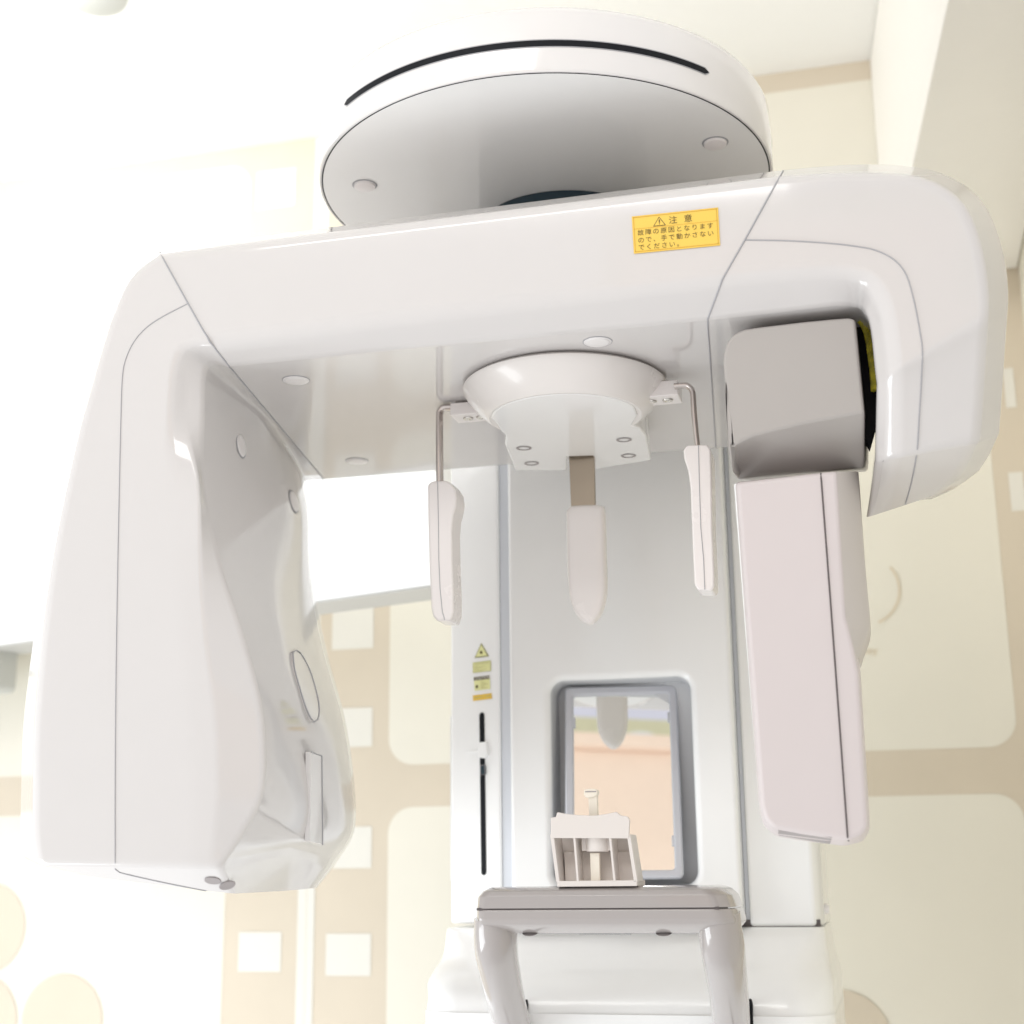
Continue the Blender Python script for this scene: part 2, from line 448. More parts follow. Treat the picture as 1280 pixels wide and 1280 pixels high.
spaced('でください。', .055, .91, .0895, .165)
# triangle with exclamation mark
def tri(cu, cv, su, sv, mi, lift):
    f = lab.faces.new([lab.verts.new(bil(cu, cv - sv, lift)), lab.verts.new(bil(cu - su, cv + sv, lift)), lab.verts.new(bil(cu + su, cv + sv, lift))]); f.material_index = mi
tri(.318, .205, .075, .125, 2, .0002); tri(.318, .213, .060, .100, 0, .0003)
lq(lab, .312, .326, .16, .25, 2, .0004); lq(lab, .313, .324, .265, .29, 2, .0004)
obj('warning_label', lab, [M['yellow'], M['yedge'], M['ink']], beam, smooth=False)

# ---- carriage disc over the arm
ZD, ZT, RD = 1.9365, 2.0085, .25
disc = obj('carriage_disc', lathe_bm([(0, ZD + .002), (RD - .0035, ZD + .002), (RD - .0035, ZD), (RD - .0015, ZD - .0002), (RD, ZD + .0015), (RD + .001, ZD + .03), (RD - .001, ZT - .008), (RD - .004, ZT - .002), (RD - .010, ZT), (0, ZT)], (0, 0, 0), segs=160), M['disc'], mach, angle=50)
obj('carriage_underside', lathe_bm([(0, ZD - .0006), (RD - .0052, ZD - .0006), (RD - .0046, ZD), (RD - .0046, ZD + .0022)], (0, 0, 0), segs=160), M['panel'], disc, angle=50)
line('panel_gap', [V((math.cos(a) * (RD - .0041), math.sin(a) * (RD - .0041), ZD + .0002)) for a in [math.pi * 2 * k / 160 for k in range(161)]], .0008, M['dark'], disc)
for x, y in ((456, 231.5), (894, 178.5)):
    c = pz_(x, y, ZD - .0008)
    k = cap(disc, c, (0, 0, -1), .0118, h=.0034, m=M['cap2'])
    obj('cap_ring', lathe_bm([(.0138, 0), (.0136, -.0004), (.0120, -.0005)], c, segs=40), M['seam'], k, angle=60)
# slot round the front of the rim
def ang(p): return math.atan2(p.y, p.x)
zs = ZD + .0245
def cyl_angle(x, y):
    d = ray(x, y); ox, oy = CAM.x, CAM.y; rr = RD + .001
    a = d.x ** 2 + d.y ** 2; b_ = 2 * (ox * d.x + oy * d.y); c_ = ox * ox + oy * oy - rr * rr
    t = (-b_ - math.sqrt(max(0, b_ * b_ - 4 * a * c_))) / (2 * a); p = CAM + d * t
    return ang(p), p.z
a0, z0 = cyl_angle(431, 148); a1, z1 = cyl_angle(885, 85); am, zm = cyl_angle(660, 55)
if a0 > 0: a0 -= 2 * math.pi
def band(r, zc, hh, a0, a1, n=80):
    bm = bmesh.new(); lo, hi = [], []
    for k in range(n + 1):
        t = k / n; a = a0 + (a1 - a0) * t; s = min(t, 1 - t) * (a1 - a0) * r
        h = hh * math.sqrt(max(.02, 1 - max(0, 1 - s / (hh * 1.2)) ** 2))
        lo.append(V((r * math.cos(a), r * math.sin(a), zc - h))); hi.append(V((r * math.cos(a), r * math.sin(a), zc + h)))
    lv = [bm.verts.new(p) for p in lo]; hv = [bm.verts.new(p) for p in hi]
    for k in range(n): bm.faces.new((lv[k], lv[k + 1], hv[k + 1], hv[k]))
    # give it thickness into the rim
    lv2 = [bm.verts.new(p * 1) for p in lo]; hv2 = [bm.verts.new(p * 1) for p in hi]
    for v in lv2 + hv2: v.co.x *= .985; v.co.y *= .985
    for k in range(n):
        bm.faces.new((lv[k], lv2[k], lv2[k + 1], lv[k + 1])); bm.faces.new((hv[k], hv[k + 1], hv2[k + 1], hv2[k]))
    return bm
obj('slot_lip', band(RD + .0013, zm + .0002, .0042, a0 - .006, a1 + .006), M['seam'], disc, wn=False)
obj('rim_slot', band(RD + .0017, zm, .0031, a0, a1), M['dark'], disc, wn=False)
obj('arm_bearing', lathe_bm([(0, 1.80), (.10, 1.80), (.10, ZD - .001), (.085, ZD - .0006), (0, ZD - .0006)], (0, .10, 0), segs=80), M['teal'], mach, angle=40)
obj('carriage_arm', box_bm(-.12, .14, .12, .42, ZD + .006, ZT - .004), M['column'], mach, bevel=.006)

# ---- sensor head
G = [(916, 592), (914, 560), (909, 510), (904, 455), (905, 441), (909, 428), (917, 418), (930, 412), (950, 409), (1000, 403), (1040, 399), (1062, 397.5), (1069, 400)]
yG = -.19
mount = bmesh.new()
fr_top = [py_(x, y, yG) for x, y in G]
# front face, lower facet, underside edge
crR = py_(1080, 515, yG); crL = [py_(x, y, yG) for x, y in ((921, 556), (928, 549), (942, 544), (1000, 530))]
loR = py_(1080.5, 572, yG + .058); bR = py_(1079, 585, yG + .074); bL = py_(921, 599, yG + .074)
dep = V((.004, .20, .05))
front = fr_top + [crR] + crL[::-1]
fv = [mount.verts.new(p) for p in front[0:]]
# order: up the left side, over the top, down the right, then back along the crease
n_top = len(fr_top)
mount.faces.new(fv[1:])                       # upright face down to the crease
vb = [mount.verts.new(p) for p in (bL, bR, loR)]
vl0 = fv[0]
mount.faces.new([fv[1]] + [fv[-1]] + fv[-2:-6:-1][0:0] + [vb[0], vl0])   # left sliver
mount.faces.new([fv[n_top]] + fv[n_top + 1:] [0:] + [vb[0], vb[1], vb[2]])
bk = {}
outline = [vb[0], vl0, fv[1]] + fv[2:n_top] + [fv[n_top], vb[2], vb[1]]
bv = [mount.verts.new(v.co + dep) for v in outline]
k = len(outline)
for i in range(k):
    j = (i + 1) % k
    mount.faces.new((outline[i], outline[j], bv[j], bv[i]))
mount.faces.new(bv)
sm = obj('sensor_mount', mount, M['grey'], mach, bevel=.0045, segs=4, angle=14)
# dark recess with a braided cable between mount and housing
obj('cable_recess', prism_bm([py_(x, y, -.135) for x, y in ((1060, 392), (1094, 396), (1100, 440), (1099, 500), (1094, 535), (1087, 560), (1076, 540), (1072, 470))], (0, .05, .01)), M['dark'], sm, bevel=.001)
rng = random.Random(4)
cb = bmesh.new()
path = catmull([py_(x, y, -.148) for x, y in ((1070, 398), (1079, 404), (1086, 420), (1090, 445), (1093, 470), (1094, 488))], 6)
for s in range(7):
    ph = s * .9
    tube_bm([p + V((.0032 * math.sin(i * .8 + ph), .003 * math.cos(i * .8 + ph), 0)) for i, p in enumerate(path)], .0011, 6, cb)
obj('braided_cable', cb, M['cable'], sm, wn=False)

yC = -.178
cf_ = [(921, 603), (1046, 589), (1052, 690), (1057.5, 770), (1066, 806), (1073, 840), (1084, 1020), (1084, 1034), (1078, 1043), (1060, 1050.5), (1000, 1041), (968, 1035), (957, 1025), (952, 1008)]
cm_ = [(919, 604), (1049, 590), (1054, 690), (1059, 770), (1068, 806), (1075.5, 840), (1086.5, 1015), (1087, 1038), (1079, 1052), (1056, 1058), (1000, 1051), (970, 1046), (954, 1032), (948.5, 1008)]
r1_ = [py_(x, y, yC) for x, y in cf_]; r2_ = [py_(x, y, yC + .052) for x, y in cm_]
r3_ = [p + V((0, .010, .004)) for p in r2_]
cs = obj('sensor_cassette', loft_bm([r1_, r2_, r3_], 1), M['cass'], mach, bevel=.0035, segs=4, angle=18)
surf_line('case_joint', cs, poly_px([(1026, 592), (1037, 737), (1049, 900), (1059.5, 1046), (1060.5, 1050.5), (1054, 1057)], 6), .00075, M['seamdk'])
rb = bmesh.new()
rgs = []
for fx, sx, y in ((1046, 1073, 589.5), (1051, 1080, 690), (1057, 1086.5, 762), (1060, 1086, 786), (1064, 1079, 806), (1069, 1074, 822)):
    p = py_(fx, y, yC + .002); q = py_(sx, y, -.118)
    rgs.append([p, q, q + V((0, .07, 0)), V((p.x - .02, q.y + .07, q.z)), V((p.x - .02, p.y, p.z))])
rb.free()
obj('sensor_back_box', loft_bm(rgs, 2, {1: 1.}), M['cassshade'], cs, bevel=.004, weight=True)
# left back shell in grey, a hair proud of the case
lb = [py_(x, y, yC + .053) for x, y in ((917, 604), (940, 604), (975, 1012), (985, 1040), (966, 1036), (953, 1026), (948.5, 1008))]
obj('sensor_back_shell', prism_bm(lb, (0, .02, .003)), M['column'], cs, bevel=.002)
for q4 in (((973, 1037.5), (1040, 1046.5), (1039, 1050), (973, 1041.5)), ((973.5, 1043.5), (1038.5, 1051.5), (1037, 1054.5), (976, 1047))):
    h = surf(cs, q4, .0005)
    nn = sum((q[1] for q in h), V()).normalized()
    obj('vent', prism_bm([q[0] for q in h], -nn * .002), M['vent'], cs, smooth=False)

# ---- head support under the middle of the arm
zB = ZU; cB = V((.0285, -.052, 0))
bw = [(.0, ZU - .0012), (.094, ZU - .0012), (.1015, ZU - .0015), (.1050, ZU - .0045), (.1047, ZU - .008), (.1000, ZU - .015), (.0930, ZU - .0235), (.0860, ZU - .0305), (.0795, ZU - .0355), (.0770, ZU - .0362), (.072, ZU - .033), (0, ZU - .033)]
hs = obj('head_support', lathe_bm(bw, cB, segs=120), M['bowl'], mach, angle=50)
zb = ZU - .0345
zb = ZU - .0366
arcf = [V((cB.x + .0768 * math.cos(a), cB.y + .0768 * math.sin(a), zb)) for a in [math.radians(345 - 150 * k / 24) for k in range(25)]]
body = arcf + [pz_(x, y, zb) for x, y in ((622, 532), (626, 540), (632, 545), (631, 556), (644, 588.5), (708, 588.5), (709, 571), (741, 570), (743, 587), (814, 575.5), (808, 545), (800, 535), (790, 532), (797, 520))]
obj('support_body', prism_bm(body, (0, 0, .0355)), M['body'], hs, bevel=.0025, segs=4)
for x, y in ((655, 560.5), (664.5, 579.5), (780, 550), (785.5, 570)):
    obj('screw_hole', lathe_bm([(.0085, 0), (.0062, -.0004), (.0058, .0035), (0, .0035)], pz_(x, y, zb - .0004), segs=32), [M['vent']], hs, angle=50)
def temple(x0, x1, y0, y1, Y, rodx, rody, sgn):
    a = py_(x0, y0, Y); b = py_(x1, y1, Y)
    blk = obj('temple_block', box_bm(a.x, b.x, Y, Y + .030, b.z, a.z), M['rest'], hs, bevel=.0012)
    xs = (.42, .80) if sgn < 0 else (.62, .12)
    for s in xs:
        c = V((a.x + (b.x - a.x) * s, Y + .014, b.z - .0003))
        obj('screw', lathe_bm([(.0055, 0), (.0050, -.0012), (.003, -.0014), (.0022, -.0006), (0, -.0006)], c, segs=24), M['screw'], hs, angle=50)
    return a, b
aL, bL_ = temple(562.5, 606, 504, 515.5, -.035, 0, 0, -1)
aR, bR_ = temple(806, 848, 478, 493, -.065, 0, 0, 1)
def pad(outline, Y, depth, seam, name, rodpts, rodr, rodw):
    rod = obj('temple_rod', tube_bm(rodpts, rodr, 14, rx=rodw), M['rod'], mach, wn=False, angle=70)
    o = obj('temple_rest', prism_bm([py_(x, y, Y) for x, y in outline], (0, depth, 0)), M['rest'], mach, bevel=.0042, segs=5)
    line('pad_joint', [py_(x, y, Y - .0002) for x, y in seam], .0004, M['seam'], o)
    return o
Yl = -.04
pl = [(539, 601), (557, 600), (564, 604), (569, 612), (570.5, 622), (569.5, 632), (566, 645), (564.5, 662), (565, 700), (566.5, 740), (566.5, 765), (563, 776), (546, 776), (541, 770), (538.5, 760), (536, 700), (534.5, 640), (534, 606)]
def arc_rod(pts, Y): return catmull([py_(x, y, Y) for x, y in pts], 5)
pad(pl, Yl, .034, [(547, 602), (548, 650), (548.5, 700), (550, 735), (553, 765), (556, 775)], 'l',
    arc_rod([(568, 509.5), (558, 509.5), (553, 511), (550, 515), (549.5, 522), (549.5, 560), (550, 604)], Yl + .014), .0037, .006)
pr = [(859, 556), (884, 555.5), (888.5, 562), (889.5, 600), (890.5, 662), (893, 720), (893, 734), (889, 738), (872, 737), (868, 730), (866, 690), (864, 640), (863, 610), (860, 588), (855, 573), (854, 562)]
pad(pr, -.085, .034, [(873, 557), (874, 600), (876, 660), (879.5, 700), (881, 737)], 'r',
    arc_rod([(843, 483), (856, 482), (861, 483.5), (865, 488), (866.5, 496), (868, 520), (872, 560)], -.072), .0029, .005)

# ---- forehead rest
Yt = .098
brk = [py_(x, y, Yt) for x, y in ((711, 568), (742.5, 566), (744, 640), (714, 641))]
obj('forehead_bracket', prism_bm(brk, (0, .006, 0)), M['steel'], mach, bevel=.0006)
tg = catmull([py_(x, y, Yt - .006) for x, y in ((712, 631), (731, 629.5), (750, 630.5), (755, 638), (756.5, 690), (757.5, 735), (753, 760), (746, 773), (738, 779.5), (729, 777), (718, 765), (710.5, 745), (708, 715), (707, 680), (706.5, 637))], 4)
tc_ = sum(tg[:-1], V()) / (len(tg) - 1)
obj('forehead_rest', loft_bm([[tc_ + V(((p.x - tc_.x) * sx, y, (p.z - tc_.z) * sz)) for p in tg] for sx, sz, y in ((.5, .72, -.0018), (.78, .90, -.0012), (.90, .955, .0004), (.97, .986, .003), (1., 1., .0075), (.985, .993, .012), (.9, .95, .017), (.5, .8, .019))], 2), M['rest'], mach, angle=60)

# ---- column
yP = .30
XL, XR = -.124, .151; ZC0, ZC1 = 1.143, 2.0
def front_with_niche():
    bm = bmesh.new()
    a = py_(690, 851, yP); b = py_(871, 1106, yP)
    x0, x1 = py_(689, 930, yP).x, py_(866, 970, yP).x; z1_ = py_(770, 849, yP).z; z0_ = py_(770, 1107, yP).z
    loops = []
    rr = .016
    for off, dy in ((.010, 0), (.0068, .0006), (.0035, .0028), (.0012, .0062), (0, .011), (-.001, .044)):
        loops.append([bm.verts.new(V((x, yP + dy, z))) for x, z in rrect(x0 - off, x1 + off, z0_ - off, z1_ + off, rr + off)])
    n = len(loops[0])
    for i in range(len(loops) - 1):
        for k in range(n):
            f = bm.faces.new((loops[i][k], loops[i][(k + 1) % n], loops[i + 1][(k + 1) % n], loops[i + 1][k]))
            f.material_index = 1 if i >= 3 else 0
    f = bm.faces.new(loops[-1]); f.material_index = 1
    # flat front round the hole: four L-shaped fans stitched through the outer corners
    oc = [bm.verts.new(V((x, yP, z))) for x, z in ((XR - .006, ZC1), (XL + .006, ZC1), (XL + .006, ZC0), (XR - .006, ZC0))]
    L0 = loops[0]; q = n // 4
    for c in range(4):
        seg = L0[c * q:(c + 1) * q]
        for k in range(len(seg) - 1): bm.faces.new((oc[c], seg[k + 1], seg[k]))
        nx = L0[((c + 1) * q) % n]
        bm.faces.new((oc[c], oc[(c + 1) % 4], nx, seg[-1]))
    # sides with rounded edges
    cols = []
    for s, X in ((1, XR), (-1, XL)):
        prof = [(X - s * .006, yP), (X - s * .003, yP + .0006), (X - s * .0008, yP + .0025), (X, yP + .006), (X, yP + .045)]
        t = [(bm.verts.new(V((x, y, ZC1))), bm.verts.new(V((x, y, ZC0)))) for x, y in prof[1:]]
        t = [((oc[0], oc[3]) if s > 0 else (oc[1], oc[2]))] + t
        for i in range(len(t) - 1): bm.faces.new((t[i][0], t[i][1], t[i + 1][1], t[i + 1][0]))
    return bm, (x0, x1, z0_, z1_)
bmc, NX = front_with_niche()
colm = obj('column', bmc, [M['column'], M['niche']], mach, angle=40)
# core and right-hand cover, left chamfered cover
obj('column_core', box_bm(-.118, .146, .345, .52, 1.0, 1.99), M['groove'], colm, bevel=.002)
def vprism(pts, z0, z1): return prism_bm([V((x, y, z0)) for x, y in pts], (0, 0, z1 - z0))
r0 = py_(930, 1000, .325).x; r1 = py_(1019, 1159, .325).x; r2 = py_(1032, 1162, .36).x
rc = obj('side_cover', vprism([(r0, .327), (r1, .327), (r2, .345), (r2, .50), (r0, .50)], ZC0 - .006, 1.99), M['column'], colm, bevel=.004, segs=3)
obj('edge_joint', box_bm(XR + .0005, r0 - .0005, .333, .36, ZC0, 1.98), M['groove'], colm, smooth=False)
# left cover: its face turns away towards the back
pA = V((-.1398, .314, 0)); dA = V((-math.cos(math.radians(22)), math.sin(math.radians(22)), 0)); nA = V((-dA.y, dA.x, 0)); nA = V((-math.sin(math.radians(22)), -math.cos(math.radians(22)), 0))
def pl_(x, y, lift=.0006): return pp_(x, y, pA + nA * lift, nA)
wl = (pl_(563, 950) - pA); wl.z = 0; wl = wl.length
pB = pA + dA * wl
lc = obj('slider_cover', vprism([(pA.x + .002, .345), (pA.x, pA.y), (pB.x, pB.y), (pB.x + .004, .50), (pA.x + .002, .50)], ZC0 - .002, 1.985), M['column'], colm, bevel=.004, segs=3)
obj('edge_joint', box_bm(pA.x + .001, XL - .0005, .318, .344, ZC0, 1.98), M['groove'], colm, smooth=False)
e_lo, e_hi = pl_(563, 1101), pl_(561, 895)
obj('rail_strip', vprism([(pB.x - .001, pB.y + .0015), (pB.x - .0022, pB.y + .006), (pB.x - .001, pB.y + .05), (pB.x + .003, pB.y + .05), (pB.x + .003, pB.y + .004)], e_lo.z, e_hi.z), M['column'], lc, bevel=.0006)
# stickers
def sticker(name, corners, parts):
    bm = bmesh.new()
    T = [pl_(*c) for c in corners]
    def bl2(u, v, l=0.): return T[0].lerp(T[1], u).lerp(T[3].lerp(T[2], u), v) + nA * l
    for (u0, u1, v0, v1, mi, l) in parts:
        quad(bm, bl2(u0, v0, l), bl2(u0, v1, l), bl2(u1, v1, l), bl2(u1, v0, l), mi)
    return bm, bl2
SM = [M['paley'], M['palegrey'], M['ink'], M['white'], M['yellow']]
bm = bmesh.new()
T = [pl_(*c) for c in ((601.6, 803.5), (593, 822.6), (611.2, 820.5))]
def trif(f, l, mi):
    g = (T[0] + T[1] + T[2]) / 3
    fc = bm.faces.new([bm.verts.new(g + (t - g) * f + nA * l) for t in T]); fc.material_index = mi
trif(1, 0, 1); trif(.93, .0002, 2); trif(.82, .0004, 0)
def blob(bm, c, r, mi, l, spikes=12):
    ex_ = -dA; ez = V((0, 0, 1))
    vs_ = []
    for k in range(spikes * 2):
        a = math.pi * k / spikes; rr = r * (1. if k % 2 == 0 else .55)
        vs_.append(bm.verts.new(c + nA * l + ex_ * math.cos(a) * rr + ez * math.sin(a) * rr))
    f = bm.faces.new(vs_); f.material_index = mi
blob(bm, pl_(601.7, 815.6), .0028, 2, .0006)
obj('laser_sign', bm, SM, lc, smooth=False)
bm, b2 = sticker('s', ((590.8, 828.2), (613.4, 825.4), (613.8, 838.6), (591, 841.3)), [(0, 1, 0, 1, 1, 0), (.03, .97, .04, .96, 0, .0002), (.05, .95, .27, .29, 1, .0004)] + [(.08, .30 + .6 * ((k * 37) % 10) / 10, .36 + .1 * k, .39 + .1 * k, 1, .0004) for k in range(6)] + [(.1, .88, .12, .18, 1, .0004)])
obj('notice_label', bm, SM, lc, smooth=False)
bm, b2 = sticker('s', ((592.2, 846.7), (612, 844.2), (612.9, 861.0), (593.2, 863.5)), [(0, 1, 0, 1, 0, 0), (0, 1, 0, .25, 2, .0002)] + [(.42, .6 + .35 * ((k * 7) % 5) / 5, .36 + .12 * k, .40 + .12 * k, 1, .0004) for k in range(5)])
t0 = b2(.07, .21, .0004); exs = (b2(1, .2) - b2(0, .2)); wS = exs.length
text_faces(bm, 'CAUTION', t0, exs.normalized(), V((0, 0, 1)), .0042, 3, squeeze=wS * .86 / (.0042 * 4.1))
blob(bm, b2(.17, .72), .0026, 2, .0004)
obj('caution_label', bm, SM, lc, smooth=False)
bm, b2 = sticker('s', ((590.8, 869.3), (614.3, 866.4), (615, 873.2), (591.2, 876.2)), [(0, 1, 0, 1, 4, 0), (.06, .5, .42, .55, 1, .0003), (.56, .64, .45, .52, 1, .0003), (.7, .94, .38, .55, 1, .0003)])
obj('strip_label', bm, SM, lc, smooth=False)
# slider slot
sa, sb = pl_(602, 890.5, .0009), pl_(604.5, 1094, .0009)
slot = bmesh.new()
sw = .0037; ss = []
for k in range(9):
    a = math.pi * k / 8; ss.append(V((math.cos(a), 0, math.sin(a))))
out = [V((sa.x, sa.y, sa.z - sw)) + (-dA) * sw * s.x + V((0, 0, sw * s.z)) for s in ss] + [V((sb.x, sb.y, sb.z + sw)) - (-dA) * sw * s.x - V((0, 0, sw * s.z)) for s in ss]
so = obj('slider_slot', prism_bm(out, -nA * .004), M['dark'], lc, smooth=False)
kn = [pl_(*c, .004) for c in ((598.5, 928), (607.5, 927), (609, 944), (605, 948), (597.5, 947), (596.5, 940))]
obj('slider_knob', prism_bm(kn, -nA * .010), M['column'], lc, bevel=.0012)
pn = [pl_(*c, .003) for c in ((582, 940), (597, 937.8), (608, 936.5), (608, 940.5), (597, 941.5))]
obj('slider_pointer', prism_bm(pn, -nA * .002), M['column'], lc, bevel=.0004)
ln = [pl_(*c, .0022) for c in ((600.4, 957), (606, 956.4), (606.4, 968), (600.6, 968.6))]
obj('laser_lens', prism_bm(ln, -nA * .003), M['teal'], lc, bevel=.0005)
line('lens_ring', [ln[0], ln[1], ln[2], ln[3], ln[0]], .00045, M['vent'], lc)
# little knob on the right edge of the column
nb = py_(1034, 1136, .36)
obj('edge_knob', lathe_bm([(0, .006), (.005, .0055), (.0062, .003), (.0062, -.004)], V((r2, .36, nb.z)), segs=24, normal=(1, 0, 0)), M['cap'], rc, angle=50)

# mirror in its niche; frame and glass lean back together
tip = py_(738, 779, Yt); hit = py_(768, 931, .325)
d1 = (hit - CAM).normalized(); d2 = (tip + V((0, .01, 0)) - hit).normalized(); nM = (d2 - d1).normalized()
eZ = (V((0, 0, 1)) - nM * nM.z).normalized(); eX = eZ.cross(nM).normalized()
if eX.x < 0: eX = -eX
cM = hit
def onF(x, y): p = pp_(x, y, cM, nM) - cM; return p.dot(eX), p.dot(eZ)
O = [onF(*q) for q in ((706.5, 880), (848.5, 930), (775, 859), (812, 1098))]
I = [onF(*q) for q in ((717, 900), (837, 900), (775, 869), (812, 1088.5))]
fx0, fx1, fz1, fz0 = O[0][0], O[1][0], O[2][1], O[3][1]
gx0, gx1, gz1, gz0 = I[0][0], I[1][0], I[2][1], I[3][1]
def FP(x, z, d): return cM + eX * x + eZ * z - nM * d
mf = bmesh.new()
lo = [[mf.verts.new(FP(x, z, d)) for x, z in rrect(a, b, c, d_, r)] for a, b, c, d_, r, d in (
    (fx0, fx1, fz0, fz1, .006, .006), (fx0, fx1, fz0, fz1, .006, -.0035), (fx0 + .002, fx1 - .002, fz0 + .002, fz1 - .002, .005, -.0055),
    (gx0 - .002, gx1 + .002, gz0 - .002, gz1 + .002, .005, -.0055), (gx0, gx1, gz0, gz1, .004, -.0035), (gx0, gx1, gz0, gz1, .004, .003))]
n = len(lo[0])
for i in range(5):
    for k in range(n): mf.faces.new((lo[i][k], lo[i][(k + 1) % n], lo[i + 1][(k + 1) % n], lo[i + 1][k]))
mfo = obj('mirror_frame', mf, M['frame'], mach, angle=40)
for x, z in ((gx0, (gz1 * .84 + gz0 * .16)), (gx1, (gz1 * .86 + gz0 * .14)), (gx1, (gz0 * .84 + gz1 * .16))):
    obj('mirror_clip', prism_bm([FP(x + a, z + b, -.004) for a, b in ((-.0024, -.006), (.0024, -.006), (.0024, .006), (-.0024, .006))], nM * -.004), M['frame'], mfo, bevel=.0006)
mg = bmesh.new()
prism_bm([FP(x, z, 0) for x, z in ((gx0 - .001, gz0 - .001), (gx1 + .001, gz0 - .001), (gx1 + .001, gz1 + .001), (gx0 - .001, gz1 + .001))], -nM * .002, mg)
obj('mirror', mg, M['mirror'], mach, smooth=False)
def refl_at(x, y, Y):
    p = pp_(x, y, cM, nM); d = ray(x, y); r = d - 2 * d.dot(nM) * nM
    return p + r * ((Y - p.y) / r.y)

# ---- base cabinet under the column
yT = .318; yFt = .205
zt = ZC0 - .0065
def brow(xl, xr, yf, z, rc, yb=.5): # plan outline with rounded front corners
    pts = [V((xl, yb, z))]
    for k in range(7):
        a = math.pi / 2 * k / 6; pts.append(V((xl + rc * (1 - math.cos(a)) , yf + rc * (1 - math.sin(a)), z)))
    for k in range(7):
        a = math.pi / 2 * k / 6; pts.append(V((xr - rc * (1 - math.sin(a)), yf + rc * (1 - math.cos(a)), z)))
    pts.append(V((xr, yb, z))); return pts
bx = lambda x, y, Y: py_(x, y, Y).x
bz = lambda y, Y: py_(790, y, Y).z
bl0, bl1, bl2_, bl3 = bx(569, 1158, .36), bx(560, 1190, .33), bx(546, 1230, .30), bx(543, 1275, .28)
br0, br1, br2_, br3 = bx(1032, 1163, .36), bx(1038, 1205, .33), bx(1045, 1240, .30), bx(1047, 1275, .28)
base = obj('base_cabinet', loft_bm([brow(bl0, br0, .322, zt, .012), brow(bl0 - .001, br0 + .001, .310, zt - .004, .02), brow(bl1, br1, .272, bz(1196, .272), .045), brow((bl1 + bl2_) / 2, (br1 + br2_) / 2, .242, bz(1215, .242), .05), brow(bl2_, br2_, .222, bz(1233, .222), .05), brow(bl3 + .001, br3 - .001, .210, bz(1252, .210), .05), brow(bl3, br3, .204, bz(1276, .204), .05), brow(bl3, br3, .203, bz(1305, .203), .05), brow(bl3, br3, .203, .70, .05), brow(bl3, br3, .203, .0, .05)], 3), M['column'], mach, angle=60)
obj('base_gap', box_bm(XL - .01, r2 - .004, .330, .345, zt - .001, ZC0 + .0015), M['seamdk'], base, smooth=False)
obj('base_slot', box_bm(bx(725, 1168, .31), bx(790, 1168, .31), .305, .320, bz(1169, .31), bz(1167, .31)), M['seam'], base, smooth=False)
for x in (656, 938):
    c = py_(x, 1275, .2015); 
    obj('handle_slot', prism_bm([V((c.x + sx * .0028, .2015, z)) for sx, z in ((-1, .9), (1, .9), (1, c.z + .016), (.5, c.z + .021), (-.5, c.z + .021), (-1, c.z + .016))], (0, .01, 0)), M['dark'], base, bevel=.001)

# ---- chin bar with its two handles
yB = -.02
def up_bar():
    P = lambda x, y, Y=yB: py_(x, y, Y)
    prof = []  # (xl, xr, y_px, Y)
    secs = [(612, 890, 1109, .0), (607, 896, 1110.5, -.012), (600, 903, 1114, -.019), (594, 911, 1121, -.022), (592.5, 917, 1136, -.0225)]
    r = []
    for xl, xr, yp, Y in secs:
        a, b = P(xl, yp, Y), P(xr, yp, Y); r.append((a.x, b.x, Y, a.z))
    return r
def bar_loft(secs, yb):
    rings_ = []
    for xl, xr, Y, z in secs:
        rc = .012
        pts = [V((xl, yb, z)), V((xl, Y + rc, z)), V((xl + .004, Y + .003, z)), V((xl + rc, Y, z)), V((xr - .022, Y, z)), V((xr - .012, Y + .004, z)), V((xr - .004, Y + .012, z)), V((xr, Y + .028, z)), V((xr, yb, z))]
        rings_.append(pts)
    return rings_
s_up = up_bar(); yb = .07
bar = obj('chin_bar', loft_bm(bar_loft(s_up, yb), 1, capw=0), M['taupe'], mach, bevel=.0015, angle=25)
P = lambda x, y, Y: py_(x, y, Y)
zj = s_up[-1][3] - .0012
s_lo = [(s_up[-1][0], s_up[-1][1], -.0225, zj)]
for xl, xr, yp, Y in ((592.5, 921, 1150, -.0225), (596, 922, 1155.5, -.020), (606, 918, 1161, -.013), (617, 910, 1166.5, .002)):
    a, b = P(xl, yp, Y), P(xr, yp, Y); s_lo.append((a.x, b.x, Y, a.z))
bl_ = obj('bar_underside', loft_bm(bar_loft(s_lo, yb), 1), M['taupe'], bar, bevel=.0015, angle=25)
obj('bar_joint', box_bm(s_up[-1][0] + .002, s_up[-1][1] - .014, -.0205, .06, zj - .0005, zj + .0018), M['seamdk'], bar, smooth=False)
for x in (663, 830): obj('bar_screw', lathe_bm([(.008, 0), (.0075, -.0006), (.005, .0), (0, .0004)], P(x, 1165.5, .004), segs=24, normal=(0, -.4, 1)), M['vent'], bar, angle=50)
def handle(path, rads, rys):
    pts = catmull([py_(*p) for p in path], 6)
    m_ = len(pts)
    def interp(a):
        return [a[min(int(i / (m_ - 1) * (len(a) - 1)), len(a) - 2)] * (1 - ((i / (m_ - 1) * (len(a) - 1)) % 1 if i < m_ - 1 else 1)) + a[min(int(i / (m_ - 1) * (len(a) - 1)) + 1, len(a) - 1)] * ((i / (m_ - 1) * (len(a) - 1)) % 1 if i < m_ - 1 else 1) for i in range(m_)]
    return obj('handle', tube_bm(pts, interp(rads), 28, rx=interp(rys)), M['taupe'], bar, wn=False, angle=60)
handle([(620, 1148, .01), (620, 1165, .012), (620, 1180, .02), (623, 1205, .05), (631, 1245, .11), (643, 1290, .19), (648, 1310, .24)], [.0215, .0215, .021, .0205, .02, .0195, .019], [.028, .028, .026, .024, .022, .02, .02])
